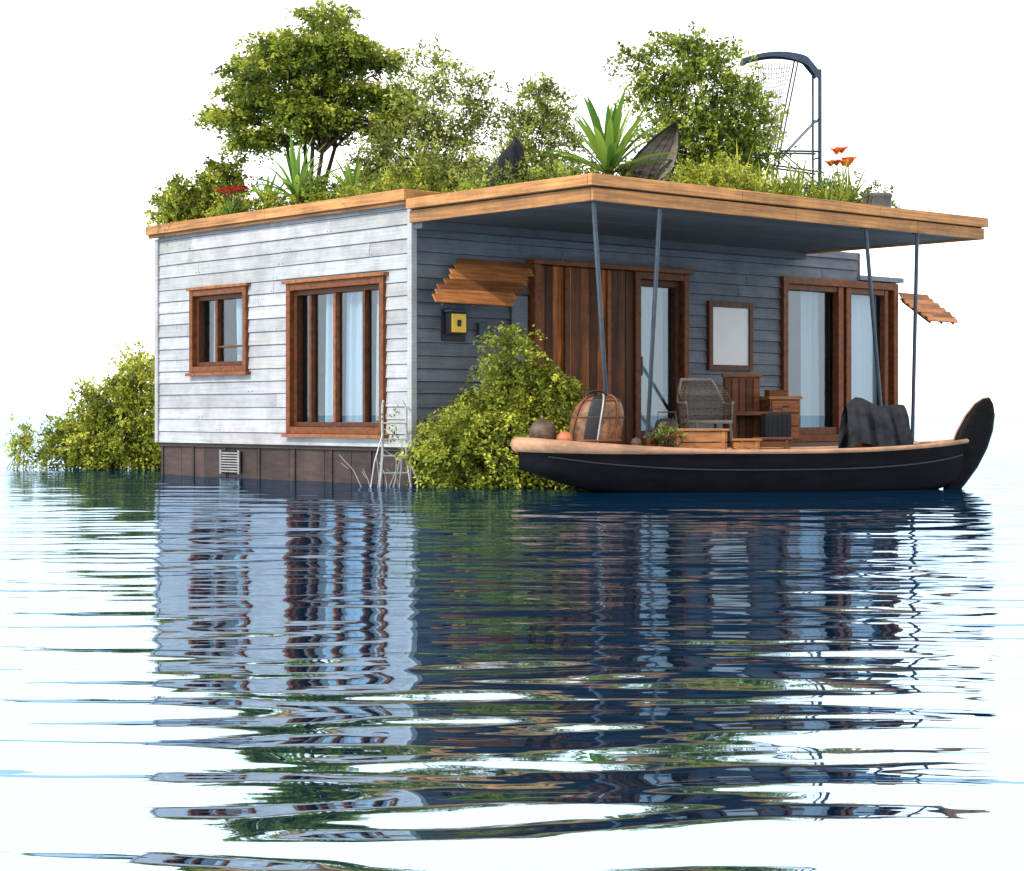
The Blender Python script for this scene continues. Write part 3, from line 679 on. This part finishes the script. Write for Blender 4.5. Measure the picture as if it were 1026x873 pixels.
mb.tube([Vector(bask(i/40,.04))*1.02+Vector((0,0,.01)) for i in range(41)],.02,M_brownw,6)
mb.tube([(.0+.12*math.cos(t),-.02,.54+.07*math.sin(t)) for t in [i*math.pi/8 for i in range(9)]],.014,M_case,6)
mb.obj('leather_bag',smooth=True,loc=BW(-1.76,0,.49),rotz=.2)
def gourd(name,loc,r,m):
    mb=MB(); lathe(mb,[(.01*r,0)]+[(r*math.sin(math.pi*i/14),r-r*math.cos(math.pi*i/14)) for i in range(1,14)]+[(.12*r,2*r*.98),(.08*r,2.15*r)],m,28,rib=.03,nr=9); mb.obj(name,smooth=True,loc=loc)
gourd('brown_gourd',BW(-2.37,-.05,.49),.15,M_gourd)
gourd('peach_fruit',BW(-2.16,-.2,.49),.085,M_peach); gourd('peach_fruit',BW(-1.36,-.2,.47),.06,M_gourd)
def crate(name,loc,wx,wy,h,m,rz=0,lid=False):
    mb=MB(); n=3
    for i in range(n):
        z0=h*i/n+.004; z1=h*(i+1)/n-.008
        mb.box(-wx,wx,-wy,-wy+.018,z0,z1,m,var=.25); mb.box(-wx,wx,wy-.018,wy,z0,z1,m); mb.box(-wx,-wx+.018,-wy+.019,wy-.019,z0,z1,m,var=.25); mb.box(wx-.018,wx,-wy+.019,wy-.019,z0,z1,m)
    for sx in (-1,1):
        for sy in (-1,1): mb.box(sx*(wx-.045)-.02,sx*(wx-.045)+.02,sy*(wy+.006)-.006,sy*(wy+.006)+.006,0,h,m)
    mb.box(-wx+.02,wx-.02,-wy+.02,wy-.02,0,.015,m)
    if lid: mb.box(-wx-.02,wx+.02,-wy-.02,wy+.02,h+.002,h+.025,m)
    mb.obj(name,bevel=.003,loc=loc,rotz=rz)
crate('wooden_crate',BW(-.62,.02,.29),.30,.22,.37,M_orangew,.15,True)
crate('tool_box',BW(-.12,-.2,.29),.13,.1,.26,M_orangew,.3,True)
crate('small_crate',BW(-1.10,.05,.29),.12,.14,.30,M_brownw,.5)
crate('storage_box',BW(.3,.1,.29),.2,.14,.27,M_brownw,-.1,True)
fo=Fol(70); rg=fo.rg; b=BW(-1.0,-.2,.42)
for i in range(26):
    e=np.array(b)+np.array([rg.normal()*.14,rg.normal()*.08,rg.uniform(.15,.42)]); fo.tube([b,tuple((np.array(b)+e)/2+rg.normal(size=3)*.02),tuple(e)],[.006,.005,.003],4)
clumps(fo,[(b[0],b[1],b[2]+.2,.16,.12,.1)],40,8,.04,.012,.06,'olive'); fo.obj('potted_twigs')
mb=MB(); lathe(mb,[(.01,0),(.07,0),(.09,.08),(.085,.15),(.07,.17),(.01,.16)],M_pot); mb.obj('clay_pot',smooth=True,loc=BW(-1.0,-.2,.29))
mb=MB(); lathe(mb,[(.01,0),(.05,0),(.055,.12),(.03,.16),(.02,.22),(.022,.23),(.01,.23)],M_reed); mb.obj('bottle',smooth=True,loc=BW(-.28,.05,.29))
mb=MB(); lathe(mb,[(.01,0),(.1,0),(.15,.1),(.16,.2),(.13,.3),(.08,.34),(.01,.35)],M_case); mb.tube([(-.12,0,.28),(-.1,0,.42),(.1,0,.42),(.12,0,.28)],.01,M_metal,6); mb.obj('black_kettle',smooth=True,loc=(1.83,22.75,.45))
# wicker chair
mb=MB(); r=random.Random(2)
for i in range(22):
    z=.30+.5*i/21; cut=1.0 if z<.52 else max(.35,1-(z-.52)*2.1)
    a0=math.pi*(.5-.62*cut); a1=math.pi*(.5+.62*cut); g=r.uniform(.5,1.4)
    mb.tube([(math.cos(a)*(.31+.05*(z-.3)),math.sin(a)*.30+.08*(z-.3),z+.01*math.sin(k*3)) for k,a in enumerate([a0+(a1-a0)*j/18 for j in range(19)])],.008,M_wick,5,(g,g,g))
for j in range(19):
    a=math.pi*(-.12+1.24*j/18); top=.53 if abs(a-math.pi/2)>1.15 else .8-.1*abs(a-math.pi/2)**2
    mb.tube([(math.cos(a)*.315,math.sin(a)*.305,.28),(math.cos(a)*.335,math.sin(a)*.31+.08*(top-.3),top)],.007,M_wick,5)
rim=[(math.cos(a)*.335,math.sin(a)*.31+.08*(t-.3),t) for a,t in [(math.pi*(-.12+1.24*j/30),0) for j in range(31)] for t in [(.53 if abs(a-math.pi/2)>1.15 else .53+.29*min(1,(1.15-abs(a-math.pi/2))/.45))]]
mb.tube(rim,.02,M_wick,7,(1.6,1.6,1.6))
mb.tube([(math.cos(i*.2618)*.30,math.sin(i*.2618)*.29,.30) for i in range(25)],.022,M_wick,7,(1.4,1.4,1.4))
mb.grid(lambda a,b:Vector((math.cos(a*6.283)*.29*b,math.sin(a*6.283)*.28*b,.31+.03*(1-b))),24,6,M_wick,(.7,.7,.7),wrap=True)
for x,y in ((-.22,-.2),(.22,-.2),(-.22,.2),(.22,.2)): mb.tube([(x*1.1,y*1.1,0),(x,y,.3)],.02,M_wick,7)
mb.obj('wicker_chair',smooth=True,loc=(2.36,23.35,.45),rotz=.35)
mb=MB()
mb.box(-.28,.2,.12,.16,0,.86,M_brownw)
for i in range(5): mb.box(-.27+.095*i,-.19+.095*i,.10,.118,.05,.84,M_brownw,var=.4)
mb.box(-.30,.22,.09,.18,.862,.90,M_brownw,(1.6,1.5,1.4))
mb.box(.20,.64,-.2,.2,.58,.62,M_orangew,(.7,.7,.7)); mb.box(.22,.62,-.17,.18,.05,.578,M_brownw,(1.3,1.3,1.2))
for i in range(3): mb.box(.24,.60,-.19,-.171,.09+.165*i,.23+.165*i,M_brownw,(1.9,1.8,1.6)); mb.tube([(.38,-.2,.16+.165*i),(.46,-.2,.16+.165*i)],.008,M_case,6)
mb.box(-.28,.2,-.2,.09,.38,.43,M_brownw); mb.box(-.28,-.24,-.2,-.16,0,.38,M_brownw); mb.box(.16,.195,-.2,-.16,0,.38,M_brownw)
mb.box(.26,.5,-.05,.12,.622,.70,M_brownw)
mb.obj('wooden_bench_cabinet',bevel=.006,loc=(2.95,24.0,.45),rotz=.25)
mb=MB(); mb.box(-.16,.16,-.09,.09,.03,.40,M_case)
for i in range(5): mb.box(-.13+.06*i,-.11+.06*i,-.098,-.091,.06,.37,M_case)
mb.tube([(-.08,0,.40),(-.08,0,.46),(.08,0,.46),(.08,0,.40)],.010,M_metal,6)
for x in (-.12,.12): mb.tube([(x,-.05,.025),(x,.05,.025)],.025,M_black,10)
mb.obj('suitcase',bevel=.03,loc=(3.16,23.0,.45),rotz=.2)
mb=MB()
def drape(a,b):
    x=-.34+.68*a; f=(b-.42)*1.15; fold=.03*math.sin(a*17+b*3)+.02*math.sin(a*31+1+4*b)+.012*math.sin(b*22+a*9)
    hump=.05*math.sin(a*7.5+.2)-.10*max(0,a-.7)*3-.12*max(0,.15-a)*3
    if f<0: y=-.10-.26*(-f)+fold; z=.60+hump+f*1.0
    else: y=.10+.2*f+fold; z=.60+hump-f*1.0
    k=max(0,1-abs(f)/.12); y=y*(1-k)+ (f/.12*.1)*k; z+=.04*k
    return Vector((x*(1+.2*abs(f)),y,z))
mb.grid(drape,64,40,M_black)
mb.box(-.3,.3,-.03,.03,.0,.55,M_brownw); mb.box(-.3,.3,-.35,.3,.0,.05,M_brownw)
mb.obj('draped_blanket',smooth=True,loc=BW(1.48,0,.36),rotz=.15)
lad=MB()
for x in (-.13,.15):
    lad.tube([(x*1.6,-.12,-.35),(x,0,.35),(x,.02,.92),(x*.8,.14,1.0)],.014,M_reed,7)
for z in (-.05,.16,.36,.55,.74): lad.tube([(-.14,-.01,z),(.16,-.01,z)],.011,M_reed,6)
lad.tube([(-.13,-.02,.62),(-.24,-.10,.28),(-.30,-.14,-.1)],.009,M_reed,6); lad.tube([(.15,-.02,.35),(.26,-.08,.1),(.28,-.1,-.1)],.009,M_reed,6)
lad.obj('swim_ladder',smooth=True,loc=(-1.38,22.42,0),rotz=.2)
fo=Fol(80); rg=fo.rg
for i in range(12):
    b=np.array([-1.42+rg.normal()*.12,22.3+rg.normal()*.08,-.05]); h=rg.uniform(.25,.7); e=b+np.array([rg.normal()*.12,rg.normal()*.08,h])
    fo.tube([tuple(b),tuple((b+e)/2+rg.normal(size=3)*.02),tuple(e)],[.005,.004,.003],4)
    if rg.uniform()<.5: q=b*.4+e*.6; fo.tube([tuple(q),tuple(q+np.array([rg.normal()*.12,0,rg.uniform(.0,.14)]))],[.004,.003],4)
clumps(fo,[(-1.42,22.2,.75,.12,.1,.25)],14,6,.04,.012,.06,'olive')
fo.obj('dry_reeds',bark=M_reed)
print('done')
